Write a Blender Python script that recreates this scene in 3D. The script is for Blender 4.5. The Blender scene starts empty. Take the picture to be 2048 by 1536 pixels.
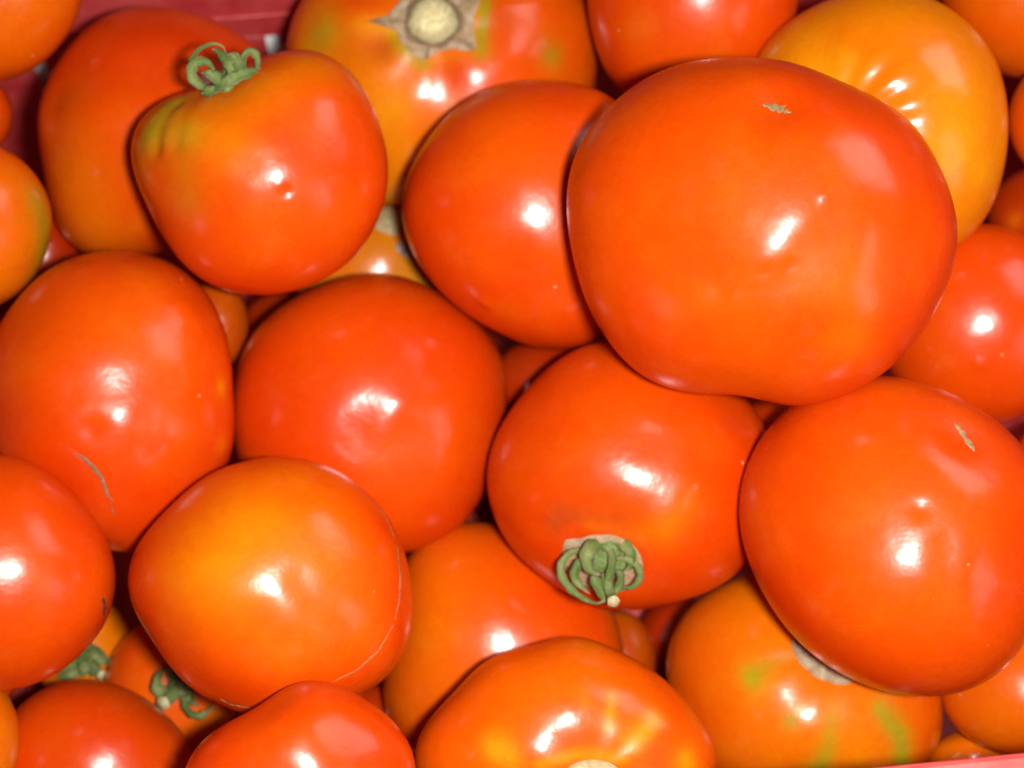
import bpy, math, random
import numpy as np
from mathutils import Vector, Matrix, noise
from mathutils.bvhtree import BVHTree

random.seed(4)
rng = np.random.default_rng(4)
scene = bpy.context.scene
col = scene.collection

# ------------------------------------------------------------------ camera
W, H = 2048.0, 1536.0
HFOV = math.radians(40.0)
F = (W / 2) / math.tan(HFOV / 2)          # focal length in photo pixels
PITCH = math.radians(25.0)                # tilt away from straight down
DIST = 0.42
cam_dir = np.array([0.0, math.sin(PITCH), -math.cos(PITCH)])
CAM = -cam_dir * DIST
CX = np.array([1.0, 0.0, 0.0])
CY = np.array([0.0, math.cos(PITCH), math.sin(PITCH)])
CZ = -cam_dir
cd = bpy.data.cameras.new('camera')
cam = bpy.data.objects.new('camera', cd)
col.objects.link(cam)
cam.location = CAM
cam.rotation_euler = (PITCH, 0, 0)
cd.angle = HFOV
cd.clip_start = 0.01
cd.clip_end = 50
cd.dof.use_dof = True
cd.dof.focus_distance = 0.384
cd.dof.aperture_fstop = 8.0
scene.camera = cam

def ray(px, py):
    v = CX * ((px - W / 2) / F) + CY * ((H / 2 - py) / F) - CZ
    return v / np.linalg.norm(v)

# ------------------------------------------------------------------ light
world = bpy.data.worlds.new('World')
scene.world = world
world.use_nodes = True
bgn = world.node_tree.nodes['Background']
bgn.inputs[0].default_value = (0.95, 0.60, 0.36, 1)
bgn.inputs[1].default_value = 0.02
scene.view_settings.view_transform = 'Standard'
scene.view_settings.look = 'None'
scene.view_settings.exposure = 0.0
scene.view_settings.gamma = 1.0

def area(name, pos, target, sx, sy, power, color, shape='RECTANGLE'):
    l = bpy.data.lights.new(name, 'AREA')
    l.shape = shape
    l.size = sx
    l.size_y = sy
    l.energy = power
    l.color = color
    o = bpy.data.objects.new(name, l)
    col.objects.link(o)
    o.location = pos
    o.rotation_euler = (Vector(target) - Vector(pos)).to_track_quat('-Z', 'Y').to_euler()
    return o
# the camera's own flash, right of and a little below the lens
area('camera_flash', CAM + CX * 0.045 + CY * 0.000 + CZ * 0.004, (0, 0, -0.02), 0.037, 0.023, 3.3, (1.0, 0.97, 0.92))
# a pale stall lamp panel off to the upper right, seen as soft pink patches
area('stall_lamp', CX * 0.37 + CY * 0.31 + CZ * 0.24, (0, 0, 0), 0.24, 0.28, 0.85, (1.0, 0.93, 0.92))
area('side_lamp', CX * 0.42 - CY * 0.15 + CZ * 0.30, (0, 0, 0), 0.17, 0.25, 0.34, (1.0, 0.93, 0.90))
# small lamp added low on the left for edge glints
area('glint_lamp', -CX * 0.55 - CY * 0.40 + CZ * 0.22, (0, 0, 0), 0.05, 0.05, 0.12, (1.0, 0.85, 0.9), 'DISK')

# ------------------------------------------------------------------ materials
def nodes_of(name):
    m = bpy.data.materials.new(name)
    m.use_nodes = True
    nt = m.node_tree
    return m, nt, nt.nodes['Principled BSDF']

def N(nt, typ, **kw):
    n = nt.nodes.new(typ)
    for k, v in kw.items():
        setattr(n, k, v)
    return n

def mixc(nt, fac, a, b, mode='MIX'):
    m = N(nt, 'ShaderNodeMix', data_type='RGBA', blend_type=mode)
    for sock, val in ((m.inputs[0], fac), (m.inputs[6], a), (m.inputs[7], b)):
        if hasattr(val, 'is_output'):
            nt.links.new(val, sock)
        elif isinstance(val, (int, float)):
            sock.default_value = val
        else:
            sock.default_value = (*val, 1)
    return m.outputs[2]

def ramp(nt, src, p0, p1):
    r = N(nt, 'ShaderNodeMapRange')
    r.interpolation_type = 'SMOOTHSTEP'
    r.inputs[1].default_value = p0
    r.inputs[2].default_value = p1
    nt.links.new(src, r.inputs[0])
    return r.outputs[0]

def noise_tex(nt, vec, scale, detail=3.0, rough=0.5):
    n = N(nt, 'ShaderNodeTexNoise')
    n.inputs['Scale'].default_value = scale
    n.inputs['Detail'].default_value = detail
    n.inputs['Roughness'].default_value = rough
    nt.links.new(vec, n.inputs['Vector'])
    return n.outputs['Fac']

def skin_material():
    m, nt, b = nodes_of('tomato_skin')
    at = N(nt, 'ShaderNodeAttribute', attribute_name='tint')
    tc = N(nt, 'ShaderNodeTexCoord')
    v = tc.outputs['Object']
    c = at.outputs['Color']
    f1 = ramp(nt, noise_tex(nt, v, 45, 3), 0.45, 0.75)
    warm = mixc(nt, 1.0, c, (1.0, 1.55, 1.0), 'MULTIPLY')
    s = N(nt, 'ShaderNodeMath', operation='MULTIPLY')
    nt.links.new(f1, s.inputs[0]); s.inputs[1].default_value = 0.5
    c = mixc(nt, s.outputs[0], c, warm)
    # fine mottling of the flesh under the skin
    f2 = ramp(nt, noise_tex(nt, v, 420, 4, 0.65), 0.35, 0.7)
    s2 = N(nt, 'ShaderNodeMath', operation='MULTIPLY')
    nt.links.new(f2, s2.inputs[0]); s2.inputs[1].default_value = 0.38
    c = mixc(nt, s2.outputs[0], c, mixc(nt, 1.0, c, (0.86, 0.72, 0.8), 'MULTIPLY'))
    # sparse pale lenticels
    vo = N(nt, 'ShaderNodeTexVoronoi', feature='F1')
    vo.inputs['Scale'].default_value = 115
    nt.links.new(v, vo.inputs['Vector'])
    dot = ramp(nt, vo.outputs['Distance'], 0.085, 0.035)
    sep = N(nt, 'ShaderNodeSeparateColor')
    nt.links.new(vo.outputs['Color'], sep.inputs[0])
    gate = ramp(nt, sep.outputs[0], 0.85, 0.9)
    gm = N(nt, 'ShaderNodeMath', operation='MULTIPLY')
    nt.links.new(dot, gm.inputs[0]); nt.links.new(gate, gm.inputs[1])
    gm2 = N(nt, 'ShaderNodeMath', operation='MULTIPLY')
    nt.links.new(gm.outputs[0], gm2.inputs[0]); gm2.inputs[1].default_value = 0.5
    c = mixc(nt, gm2.outputs[0], c, (0.75, 0.42, 0.2))
    f3 = ramp(nt, noise_tex(nt, v, 75, 6, 0.7), 0.52, 0.78)
    s3 = N(nt, 'ShaderNodeMath', operation='MULTIPLY')
    nt.links.new(f3, s3.inputs[0]); s3.inputs[1].default_value = 0.02
    c = mixc(nt, s3.outputs[0], c, (0.62, 0.45, 0.32))
    nt.links.new(c, b.inputs['Base Color'])
    rr = N(nt, 'ShaderNodeMapRange')
    rr.inputs[3].default_value = 0.14
    rr.inputs[4].default_value = 0.38
    nt.links.new(noise_tex(nt, v, 42, 5, 0.65), rr.inputs[0])
    nt.links.new(rr.outputs[0], b.inputs['Roughness'])
    b.inputs['IOR'].default_value = 1.45
    b.inputs['Subsurface Weight'].default_value = 0.10
    b.inputs['Subsurface Radius'].default_value = (1.0, 0.25, 0.08)
    b.inputs['Subsurface Scale'].default_value = 0.006
    bp = N(nt, 'ShaderNodeBump')
    bp.inputs['Strength'].default_value = 0.38
    bp.inputs['Distance'].default_value = 0.0006
    nt.links.new(noise_tex(nt, v, 110, 3, 0.5), bp.inputs['Height'])
    nt.links.new(bp.outputs[0], b.inputs['Normal'])
    return m

def simple_mat(name, c1, c2, rough=0.6, scale=300, bump=0.3, dist=0.0005, attr=False, sss=0.0):
    m, nt, b = nodes_of(name)
    tc = N(nt, 'ShaderNodeTexCoord')
    f = ramp(nt, noise_tex(nt, tc.outputs['Object'], scale, 5, 0.6), 0.35, 0.68)
    if attr:
        at = N(nt, 'ShaderNodeAttribute', attribute_name='tint')
        c = mixc(nt, f, at.outputs['Color'], mixc(nt, 1.0, at.outputs['Color'], c2, 'MULTIPLY'))
    else:
        c = mixc(nt, f, c1, c2)
    nt.links.new(c, b.inputs['Base Color'])
    b.inputs['Roughness'].default_value = rough
    b.inputs['Subsurface Weight'].default_value = sss
    b.inputs['Subsurface Scale'].default_value = 0.003
    bp = N(nt, 'ShaderNodeBump')
    bp.inputs['Strength'].default_value = bump
    bp.inputs['Distance'].default_value = dist
    nt.links.new(f, bp.inputs['Height'])
    nt.links.new(bp.outputs[0], b.inputs['Normal'])
    return m

SKIN = skin_material()
CORK = simple_mat('cork_scar', None, (0.78, 0.70, 0.60), 0.7, 500, 0.6, 0.0005, attr=True)
LEAF = simple_mat('calyx_green', (0.085, 0.165, 0.020), (0.19, 0.25, 0.085), 0.6, 700, 0.4, 0.0003)
def leaf_material():
    m = simple_mat('sepal_green', None, (1.35, 1.12, 1.9), 0.62, 420, 0.6, 0.0004, attr=True)
    b = m.node_tree.nodes['Principled BSDF']
    b.inputs['Sheen Weight'].default_value = 0.12
    b.inputs['Sheen Roughness'].default_value = 0.5
    return m
SEPAL = leaf_material()
STEM = simple_mat('stem_green', (0.10, 0.16, 0.035), (0.20, 0.23, 0.09), 0.65, 700, 0.4, 0.0003)
CUT = simple_mat('stem_cut', (0.55, 0.50, 0.27), (0.38, 0.33, 0.16), 0.7, 1500, 0.4, 0.0002)
DRY = simple_mat('dry_tip', (0.36, 0.25, 0.14), (0.24, 0.17, 0.10), 0.8, 900, 0.4, 0.0003)
PLASTIC = simple_mat('crate_plastic', (0.50, 0.034, 0.038), (0.60, 0.075, 0.07), 0.42, 60, 0.25, 0.0008)
RIMPL = simple_mat('flash_lit_rim_plastic', (0.55, 0.085, 0.075), (0.62, 0.13, 0.11), 0.45, 80, 0.3, 0.0008)  # crate red painted lighter to stand in for the flash's overexposure
PAINT = simple_mat('white_paint', (0.88, 0.89, 0.87), (0.82, 0.84, 0.82), 0.6, 40, 0.1, 0.001)
TABLE = simple_mat('table_board', (0.45, 0.42, 0.38), (0.32, 0.29, 0.26), 0.7, 30, 0.3, 0.001)

# tomato tints (skin reflectance, a few with shade painted in)
RED = (0.63, 0.045, 0.0006)
BAND_SHADE = (0.52, 0.024, 0.0008)  # red with shade painted in, for one tomato's upper band
ORED = (0.69, 0.078, 0.0006)
ORANGE = (0.70, 0.128, 0.001)
AMBER = (0.69, 0.163, 0.0012)
YELLOW = (0.75, 0.25, 0.003)
OLIVE = (0.34, 0.20, 0.006)
SHADED_RED = (0.36, 0.020, 0.0008)  # red darkened to paint in the shade of the deep gaps
SHADED_ORANGE = (0.46, 0.052, 0.0008)  # orange darkened likewise, gap shade put into the colour
GREEN = (0.26, 0.30, 0.010)
BROWN = (0.30, 0.06, 0.01)

# ------------------------------------------------------------------ mesh helpers
def mesh_obj(name, verts, faces, mat, parent=None, tint=None, smooth=True, origin=None):
    verts = np.asarray(verts, dtype=np.float64)
    if origin is not None:
        verts = verts - np.asarray(origin)
    me = bpy.data.meshes.new(name)
    if isinstance(faces, np.ndarray) and faces.shape[1] == 4:
        nv, nf = len(verts), len(faces)
        me.vertices.add(nv)
        me.vertices.foreach_set('co', verts.astype(np.float32).ravel())
        me.loops.add(nf * 4)
        me.loops.foreach_set('vertex_index', faces.astype(np.int32).ravel())
        me.polygons.add(nf)
        me.polygons.foreach_set('loop_start', np.arange(0, nf * 4, 4, dtype=np.int32))
        me.update(calc_edges=True)
    else:
        me.from_pydata([tuple(v) for v in verts], [], [tuple(int(i) for i in f) for f in faces])
        me.update()
    me.polygons.foreach_set('use_smooth', np.full(len(me.polygons), smooth))
    if tint is not None:
        ca = me.color_attributes.new('tint', 'FLOAT_COLOR', 'POINT')
        rgba = np.ones((len(verts), 4), dtype=np.float32)
        rgba[:, :3] = tint
        ca.data.foreach_set('color', rgba.ravel())
    me.materials.append(mat)
    o = bpy.data.objects.new(name, me)
    col.objects.link(o)
    if origin is not None:
        o.location = origin
    if parent is not None:
        o.parent = parent
        base = parent.get('_world')
        loc = np.array(origin if origin is not None else (0, 0, 0), dtype=float)
        o['_world'] = list(loc)
        if base is not None:
            o.location = loc - np.array(base)
    else:
        o['_world'] = list(origin if origin is not None else (0, 0, 0))
    return o

_cs = {}
def cubesphere(n):
    """unit directions and quads of a cube-sphere with welded seams"""
    if n in _cs:
        return _cs[n]
    g = np.tan(np.linspace(-math.pi / 4, math.pi / 4, n + 1))
    idx = {}
    P, Q = [], []
    for ax in range(3):
        for sg in (1, -1):
            ids = np.zeros((n + 1, n + 1), dtype=int)
            for i in range(n + 1):
                for j in range(n + 1):
                    p = [0, 0, 0]
                    p[ax] = sg
                    p[(ax + 1) % 3] = g[i]
                    p[(ax + 2) % 3] = g[j]
                    k = (round(p[0], 6), round(p[1], 6), round(p[2], 6))
                    q = idx.get(k)
                    if q is None:
                        q = idx[k] = len(P)
                        P.append(p)
                    ids[i, j] = q
            a, b_, c, d = ids[:-1, :-1], ids[1:, :-1], ids[1:, 1:], ids[:-1, 1:]
            f = np.stack([a, b_, c, d], -1).reshape(-1, 4)
            if sg < 0:
                f = f[:, ::-1]
            Q.append(f)
    P = np.array(P, dtype=float)
    P /= np.linalg.norm(P, axis=1)[:, None]
    _cs[n] = (P, np.concatenate(Q))
    return _cs[n]

def wave_noise(p, freq, seed):
    """cheap smooth noise: a sum of random sine waves"""
    r = np.random.default_rng(seed)
    out = np.zeros(len(p))
    for k in range(14):
        d = r.normal(size=3)
        d /= np.linalg.norm(d)
        out += np.sin(p @ d * freq * r.uniform(0.6, 1.6) + r.uniform(0, 6.28))
    return out / 14 * 1.6

# ------------------------------------------------------------------ the tomatoes
def circ(cx, cy, rx, ry=None, rot=0.0):
    ry = ry or rx
    out = []
    for k in range(20):
        t = k / 20 * 2 * math.pi
        x, y = rx * math.cos(t), ry * math.sin(t)
        c, s = math.cos(math.radians(rot)), math.sin(math.radians(rot))
        out.append((cx + x * c - y * s, cy + x * s + y * c))
    return out

T = {}
def tom(key, label, rank, centre, outline, base=RED, **kw):
    T[key] = dict(label=label, rank=rank, c=centre, out=outline, base=base, **kw)

tom('A', 'biggest tomato, glossy red, resting on top of the heap at the upper right', 0, (1525, 460),
    [(1135, 450), (1150, 310), (1200, 230), (1290, 160), (1400, 122), (1520, 118), (1640, 145), (1760, 200), (1850, 280),
     (1900, 390), (1915, 470), (1895, 560), (1850, 650), (1770, 740), (1680, 790), (1580, 809), (1530, 806), (1480, 790),
     (1380, 786), (1290, 750), (1220, 690), (1170, 590), (1143, 510)], RED, order=9, e=.95,
    spots=[([(1480, 620), (1500, 780)], 120, ORANGE, .35), ([(1690, 540), (1690, 680)], 60, ORANGE, .4), ([(1400, 400)], 110, ORED, .5),
           ([(1560, 440)], 60, ORED, .6), ([(1220, 500), (1210, 640)], 70, ORED, .5)],
    dents=[([(1640, 570)], 200, .0030), ([(1530, 540), (1600, 440)], 40, .0006), ([(1555, 215)], 60, -.0030), ([(1640, 250), (1740, 400)], 90, .0012), ([(1640, 500), (1620, 640)], 70, -.0014),
           ([(1560, 555), (1440, 570)], 34, -.0009), ([(1495, 800)], 45, -.0022), ([(1400, 500)], 60, -.0008), ([(1780, 520)], 90, -.0014), ([(1700, 600)], 80, .0009), ([(1528, 540)], 9, -.0006), ([(1577, 527)], 8, -.0006), ([(1645, 394)], 10, .0007), ([(1440, 578)], 12, -.0004), ([(1470, 590)], 10, .0004), ([(1485, 560)], 9, .0003)])
tom('H', 'red tomato with a curled green calyx on its top edge and an olive green shoulder', 1, (520, 345),
    [(262, 300), (280, 240), (315, 210), (350, 187), (400, 176), (440, 156), (490, 129), (540, 108), (575, 101), (610, 97), (670, 115), (730, 180),
     (765, 260), (777, 350), (760, 430), (720, 500), (660, 550), (590, 580), (510, 590), (430, 570), (370, 530), (320, 460), (280, 380)],
    RED, order=7,
    spots=[([(345, 205), (300, 270)], 50, OLIVE, .97), ([(385, 268)], 38, OLIVE, .9), ([(370, 340), (380, 400)], 36, OLIVE, .35), ([(430, 200), (520, 165)], 30, OLIVE, .35),
           ([(450, 210), (560, 160), (650, 130)], 60, AMBER, .7), ([(460, 290)], 60, AMBER, .8), ([(500, 480)], 90, ORED, .7), ([(620, 250)], 60, ORED, .5)],
    dents=[([(450, 175)], 40, -.0005), ([(585, 410)], 130, .0011), ([(355, 205), (312, 300)], 15, -.0011), ([(395, 190), (350, 290)], 16, -.0007),
           ([(572, 382)], 9, -.0007), ([(560, 372)], 8, .0002), ([(560, 450), (480, 470)], 60, -.0010), ([(640, 200)], 60, .0010), ([(490, 330)], 30, -.0003), ([(570, 350)], 26, .0002)])
tom('B', 'large red tomato at the right with a small tan slit scar near its upper right', 1.5, (1790, 1075),
    [(1478, 1020), (1487, 950), (1520, 880), (1570, 820), (1640, 775), (1740, 753), (1850, 770), (1950, 815), (2030, 880),
     (2080, 960), (2100, 1060), (2085, 1180), (2040, 1300), (1970, 1362), (1890, 1393), (1800, 1388), (1700, 1358), (1620, 1305), (1560, 1238), (1508, 1150)],
    RED, order=7, spots=[([(1720, 1000), (1740, 1150)], 120, ORANGE, .3), ([(1860, 1060)], 90, ORED, .8), ([(1800, 1220)], 100, ORED, .6), ([(1540, 1010), (1550, 1100)], 50, ORED, .5)],
    dents=[([(1815, 1210)], 150, .0022), ([(1920, 870)], 60, -.0022), ([(1840, 1020)], 16, -.0006), ([(1855, 900), (1940, 990)], 60, .0009), ([(1955, 1130)], 80, .0010), ([(1890, 1090), (1880, 1200)], 30, -.0007)])
tom('E', 'red tomato with a pale ring crack round its right side', 1, (535, 1170),
    [(253, 1170), (270, 1100), (330, 1020), (400, 960), (480, 922), (570, 914), (660, 935), (740, 990), (790, 1060),
     (815, 1130), (823, 1210), (812, 1290), (775, 1350), (715, 1395), (640, 1425), (560, 1440), (480, 1425), (400, 1388), (340, 1333), (290, 1260)],
    ORED, order=7, spots=[([(500, 1060), (450, 1140)], 95, AMBER, .95), ([(500, 1075), (465, 1130)], 60, YELLOW, .75), ([(530, 1120)], 120, ORANGE, .5), ([(640, 1180)], 70, ORANGE, .3),
                 ([(270, 1150), (330, 1300)], 60, RED, .9), ([(720, 1350), (500, 1390), (400, 1350)], 60, RED, .9), ([(770, 1060), (800, 1250)], 60, RED, .9)],
    dents=[([(500, 1270)], 60, -.0009), ([(430, 1160)], 80, .0007), ([(640, 1010)], 60, .0008), ([(600, 1160), (660, 1260)], 30, -.0006)])
tom('W', 'red tomato cut by the bottom edge, in front of the ring cracked one', 0.8, (600, 1530),
    [(370, 1545), (440, 1460), (520, 1400), (600, 1368), (670, 1366), (740, 1398), (790, 1448), (828, 1525), (832, 1590), (785, 1655), (700, 1688), (600, 1695), (490, 1682), (400, 1635), (358, 1580)],
    RED, spots=[([(600, 1500)], 70, ORED, .6)], dents=[([(560, 1400)], 40, -.0006), ([(690, 1470)], 50, -.0008)])
tom('G', 'deep red tomato at the left edge with a soft pink sheen above its flash spot', 0.5, (-5, 1145),
    [(0, 911), (50, 920), (110, 950), (170, 1015), (215, 1085), (232, 1160), (223, 1225), (170, 1300), (110, 1348), (50, 1374), (0, 1384), (-80, 1370), (-170, 1310), (-230, 1220), (-240, 1120), (-200, 1010), (-120, 935)],
    RED, spots=[([(40, 1120)], 60, ORED, .5)], dents=[([(60, 990)], 60, .0007)])
tom('K', 'orange tomato with a yellow green edge at the left border', 0.7, (-85, 450),
    circ(-85, 450, 187, 178), ORED, spots=[([(75, 400), (92, 480), (55, 570)], 40, OLIVE, .95), ([(90, 330), (100, 420)], 30, AMBER, .6), ([(0, 570)], 50, AMBER, .8), ([(10, 360)], 60, ORANGE, .8)])
tom('J', 'orange red tomato filling the top left corner beside the crate wall', 0.7, (-35, -45),
    circ(-35, -45, 205, 212), ORED, spots=[([(60, 60)], 80, ORANGE, .6)])
tom('C', 'red tomato with green calyx and cut stem facing down, near the middle', 2, (1250, 955),
    [(973, 945), (990, 870), (1050, 780), (1130, 710), (1210, 684), (1310, 690), (1410, 735), (1495, 800), (1530, 860),
     (1540, 950), (1525, 1050), (1490, 1130), (1400, 1190), (1310, 1217), (1220, 1217), (1140, 1190), (1080, 1152), (1010, 1080), (978, 1010)],
    RED, order=7, spots=[([(1230, 830)], 120, ORED, .7), ([(1370, 1010), (1330, 1060)], 50, ORANGE, .8), ([(1100, 1050), (1130, 1030), (1240, 1050)], 22, BROWN, .45), ([(1420, 900)], 60, ORED, .7),
                 ([(1180, 1060), (1280, 1080)], 22, ORANGE, .6)],
    dents=[([(1205, 1130)], 105, -.0050), ([(1380, 970), (1330, 1050)], 36, .0009), ([(1300, 880)], 50, -.0006), ([(1080, 1060)], 40, -.0006), ([(1480, 830)], 50, -.0010)])
tom('T', 'ribbed orange red tomato with yellow streaks round its stem scar at the bottom edge', 1.2, (1130, 1480),
    [(828, 1520), (860, 1440), (920, 1372), (1000, 1306), (1100, 1281), (1200, 1286), (1280, 1325), (1360, 1388), (1420, 1470), (1438, 1535), (1400, 1590), (1320, 1625), (1220, 1640), (1080, 1640), (950, 1625), (860, 1585)],
    ORED, order=7, stem=(1190, 1560, 8, .0004, .60),
    spots=[([(1225, 1390), (1222, 1450)], 13, YELLOW, .7), ([(1310, 1440), (1270, 1490)], 20, YELLOW, .9), ([(990, 1500), (1020, 1515)], 26, YELLOW, .9), ([(1375, 1520)], 28, YELLOW, .85),
           ([(1165, 1380), (1170, 1410)], 12, AMBER, .5), ([(1250, 1520), (1150, 1512), (1080, 1530)], 14, YELLOW, .8), ([(1100, 1350)], 90, ORANGE, .4)],
    dents=[([(1190, 1550)], 95, -.0034)])
tom('X', 'red tomato at the bottom left in front of two curled green calyxes', 2, (195, 1530),
    [(35, 1420), (80, 1380), (135, 1364), (210, 1364), (280, 1388), (340, 1440), (388, 1505), (400, 1580), (360, 1650), (290, 1685), (180, 1690), (70, 1680), (0, 1625), (-10, 1520)], RED)
tom('Y', 'orange tomato showing as a sliver in the bottom left corner', 1.5, (-115, 1480), circ(-115, 1480, 155, 160), ORANGE)
tom('M', 'plain red tomato tucked under the left side of the biggest one', 2.2, (1055, 430),
    [(806, 430), (817, 350), (860, 270), (930, 200), (1010, 165), (1100, 159), (1190, 175), (1250, 215), (1300, 300), (1320, 420), (1300, 550), (1245, 640), (1190, 685),
     (1120, 696), (1050, 690), (975, 655), (900, 600), (850, 548), (820, 490)], RED, order=6,
    spots=[([(1020, 300), (1080, 350)], 110, ORED, .9), ([(960, 470)], 70, ORED, .4), ([(1010, 620)], 30, AMBER, .25)],
    dents=[([(1040, 540), (1120, 570)], 45, -.0013), ([(970, 605)], 14, .0008), ([(1170, 240)], 60, .0008)])
tom('D', 'smooth red tomato in the middle with one slanting flash streak and no stem showing', 2.5, (735, 825),
    [(465, 800), (480, 720), (530, 640), (600, 585), (690, 552), (780, 547), (870, 580), (950, 640), (1002, 710), (1014, 790),
     (1005, 870), (980, 950), (950, 1020), (890, 1070), (810, 1104), (700, 1110), (590, 1060), (510, 980), (470, 890)],
    RED, order=6, spots=[([(700, 700)], 80, ORED, .35), ([(850, 880)], 80, ORED, .5)], dents=[([(830, 880), (740, 860)], 50, -.0010), ([(720, 900), (790, 960)], 60, -.0010), ([(800, 810), (760, 860)], 30, .0006)])
tom('O', 'amber orange ribbed tomato with a row of four flash spots behind the biggest one', 2.6, (1770, 235),
    [(1515, 112), (1560, 58), (1640, 8), (1720, -18), (1800, -20), (1870, -2), (1940, 48), (1995, 120), (2016, 210), (2013, 320), (1987, 410), (1935, 482),
     (1840, 520), (1720, 510), (1600, 450), (1530, 340), (1500, 220)], AMBER, order=6, stem=(1650, 270, 15, .0008, .55), dents=[([(1650, 270)], 100, -.0065)],
    spots=[([(1600, 120)], 60, YELLOW, .3), ([(1900, 200), (1940, 330)], 60, YELLOW, .35), ([(1700, 60), (1760, 120)], 36, ORANGE, .5), ([(1850, 120)], 50, ORANGE, .3)])
tom('F', 'large red tomato at the left with a grey curved scratch under its flash spot', 3, (215, 795),
    [(-35, 740), (0, 645), (60, 570), (130, 520), (200, 500), (290, 508), (370, 542), (425, 605), (452, 680), (464, 780), (463, 880),
     (435, 970), (370, 1040), (300, 1090), (238, 1116), (190, 1080), (120, 1030), (30, 960), (-25, 850)],
    RED, order=7, spots=[([(250, 650), (330, 700)], 100, ORANGE, .45), ([(440, 775)], 18, AMBER, .8), ([(440, 890)], 18, AMBER, .6), ([(200, 780)], 60, ORED, .6), ([(330, 830)], 60, ORED, .6)],
    dents=[([(180, 860)], 26, -.0010), ([(150, 780), (330, 770)], 40, -.0008), ([(370, 620)], 30, .0007), ([(300, 830), (290, 900)], 26, -.0006), ([(420, 600), (450, 900)], 40, .0005)])
tom('L', 'orange and red tomato at the top with a big star shaped tan stem scar', 4, (885, 150),
    [(572, 110), (590, 30), (640, -45), (760, -95), (900, -110), (1050, -95), (1145, -40), (1188, 40), (1193, 140), (1170, 250),
     (1100, 350), (980, 410), (860, 428), (770, 415), (680, 350), (600, 240)], ORED, order=6, hz=.74, stem=(865, 45, 7, .0013, .62),
    spots=[([(620, 75), (650, 60)], 26, GREEN, .75), ([(620, 30), (600, 110), (700, 160), (780, 210)], 50, AMBER, .9), ([(790, 220), (800, 320), (790, 400)], 75, YELLOW, .7),
           ([(1105, 110)], 26, OLIVE, .95), ([(722, 46), (792, 70), (818, 110), (846, 130), (905, 106), (962, 108), (958, 60), (958, 20)], 17, YELLOW, .6), ([(972, 5), (968, 60), (963, 105)], 13, GREEN, .95), ([(845, 128), (800, 92), (780, 62)], 15, GREEN, .7), ([(790, 50), (730, 50)], 18, YELLOW, .7), ([(640, 85)], 40, OLIVE, .6), ([(760, 95)], 26, BROWN, .45), ([(1000, 35)], 36, BROWN, .35),
           ([(930, 170)], 60, RED, .8), ([(720, 5)], 30, RED, .5), ([(1040, 60), (1090, 180)], 50, RED, .3), ([(900, 220), (850, 260)], 26, ORANGE, .8)],
    dents=[([(865, 40)], 90, -.0030), ([(870, 130), (860, 300)], 40, -.0012), ([(760, 100)], 30, -.0012), ([(1020, 110)], 45, .0014)])
tom('I', 'shaded orange red tomato against the crate wall behind the calyxed one', 4.5, (310, 270),
    [(76, 250), (90, 175), (130, 100), (190, 45), (290, 13), (370, 18), (450, 48), (530, 108), (580, 200), (580, 320), (520, 430), (400, 490), (290, 515), (200, 510), (135, 495), (108, 420), (84, 330)],
    RED, dd=.022, order=6, spots=[([(160, 130), (330, 60), (450, 100)], 60, BAND_SHADE, .75), ([(150, 330), (180, 450)], 90, ORANGE, .9), ([(240, 240)], 60, ORED, .8), ([(190, 480)], 60, AMBER, .5)], dents=[([(110, 190), (300, 140)], 50, -.0022)])  # first spot paints the shade along its upper side
tom('N', 'red tomato cut by the top edge between the star scarred and the amber ones', 4, (1385, 0),
    [(1175, -40), (1186, 70), (1215, 140), (1255, 196), (1330, 220), (1430, 215), (1520, 160), (1580, 60), (1600, -60), (1550, -150), (1420, -200), (1280, -180), (1200, -120)],
    RED, spots=[([(1300, 80), (1400, 120)], 90, ORED, .5), ([(1270, 60)], 40, ORANGE, .4)])
tom('S', 'red tomato at the right edge below the amber one, half hidden by the biggest', 4, (1950, 645),
    circ(1955, 650, 200, 203), RED, spots=[([(1930, 760)], 60, ORED, .5)], dents=[([(1960, 730)], 14, .0006)])
tom('V', 'orange red tomato below the middle with a bright flash spot, under the stem end', 4, (990, 1290),
    [(765, 1400), (770, 1310), (790, 1200), (810, 1110), (880, 1060), (970, 1045), (1080, 1080), (1180, 1160), (1238, 1250), (1245, 1350), (1210, 1450), (1100, 1520), (960, 1540), (850, 1520), (790, 1470)],
    ORED, spots=[([(880, 1150), (860, 1230)], 70, ORANGE, .7), ([(1100, 1180), (1190, 1240)], 60, RED, .8), ([(860, 1340)], 70, ORANGE, .5)], dents=[([(1060, 1190), (1180, 1260)], 40, -.0008)])
tom('U', 'amber and orange tomato with green streaks and a tan scar at the bottom right', 3.5, (1605, 1370),
    [(1333, 1350), (1348, 1260), (1400, 1200), (1480, 1152), (1600, 1140), (1720, 1170), (1820, 1240), (1875, 1330), (1885, 1430), (1862, 1525), (1790, 1565), (1680, 1578), (1540, 1578), (1430, 1550), (1360, 1465)],
    (0.68, 0.110, 0.001), order=6, stem=(1660, 1310, 8, .0004, .6),
    spots=[([(1480, 1270), (1540, 1330)], 60, AMBER, .7), ([(1508, 1354)], 24, GREEN, .8), ([(1530, 1335), (1570, 1310)], 14, OLIVE, .5), ([(1668, 1430), (1640, 1520)], 20, GREEN, .95), ([(1600, 1420), (1580, 1440)], 16, GREEN, .6),
           ([(1755, 1420), (1795, 1470), (1800, 1530)], 22, GREEN, .98), ([(1700, 1440), (1720, 1500)], 50, AMBER, .9), ([(1350, 1300), (1400, 1420)], 50, RED, .6), ([(1860, 1380), (1850, 1500)], 26, ORED, .8)],
    dents=[([(1660, 1310)], 80, -.0030), ([(1595, 1510)], 150, .0026)])
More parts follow.
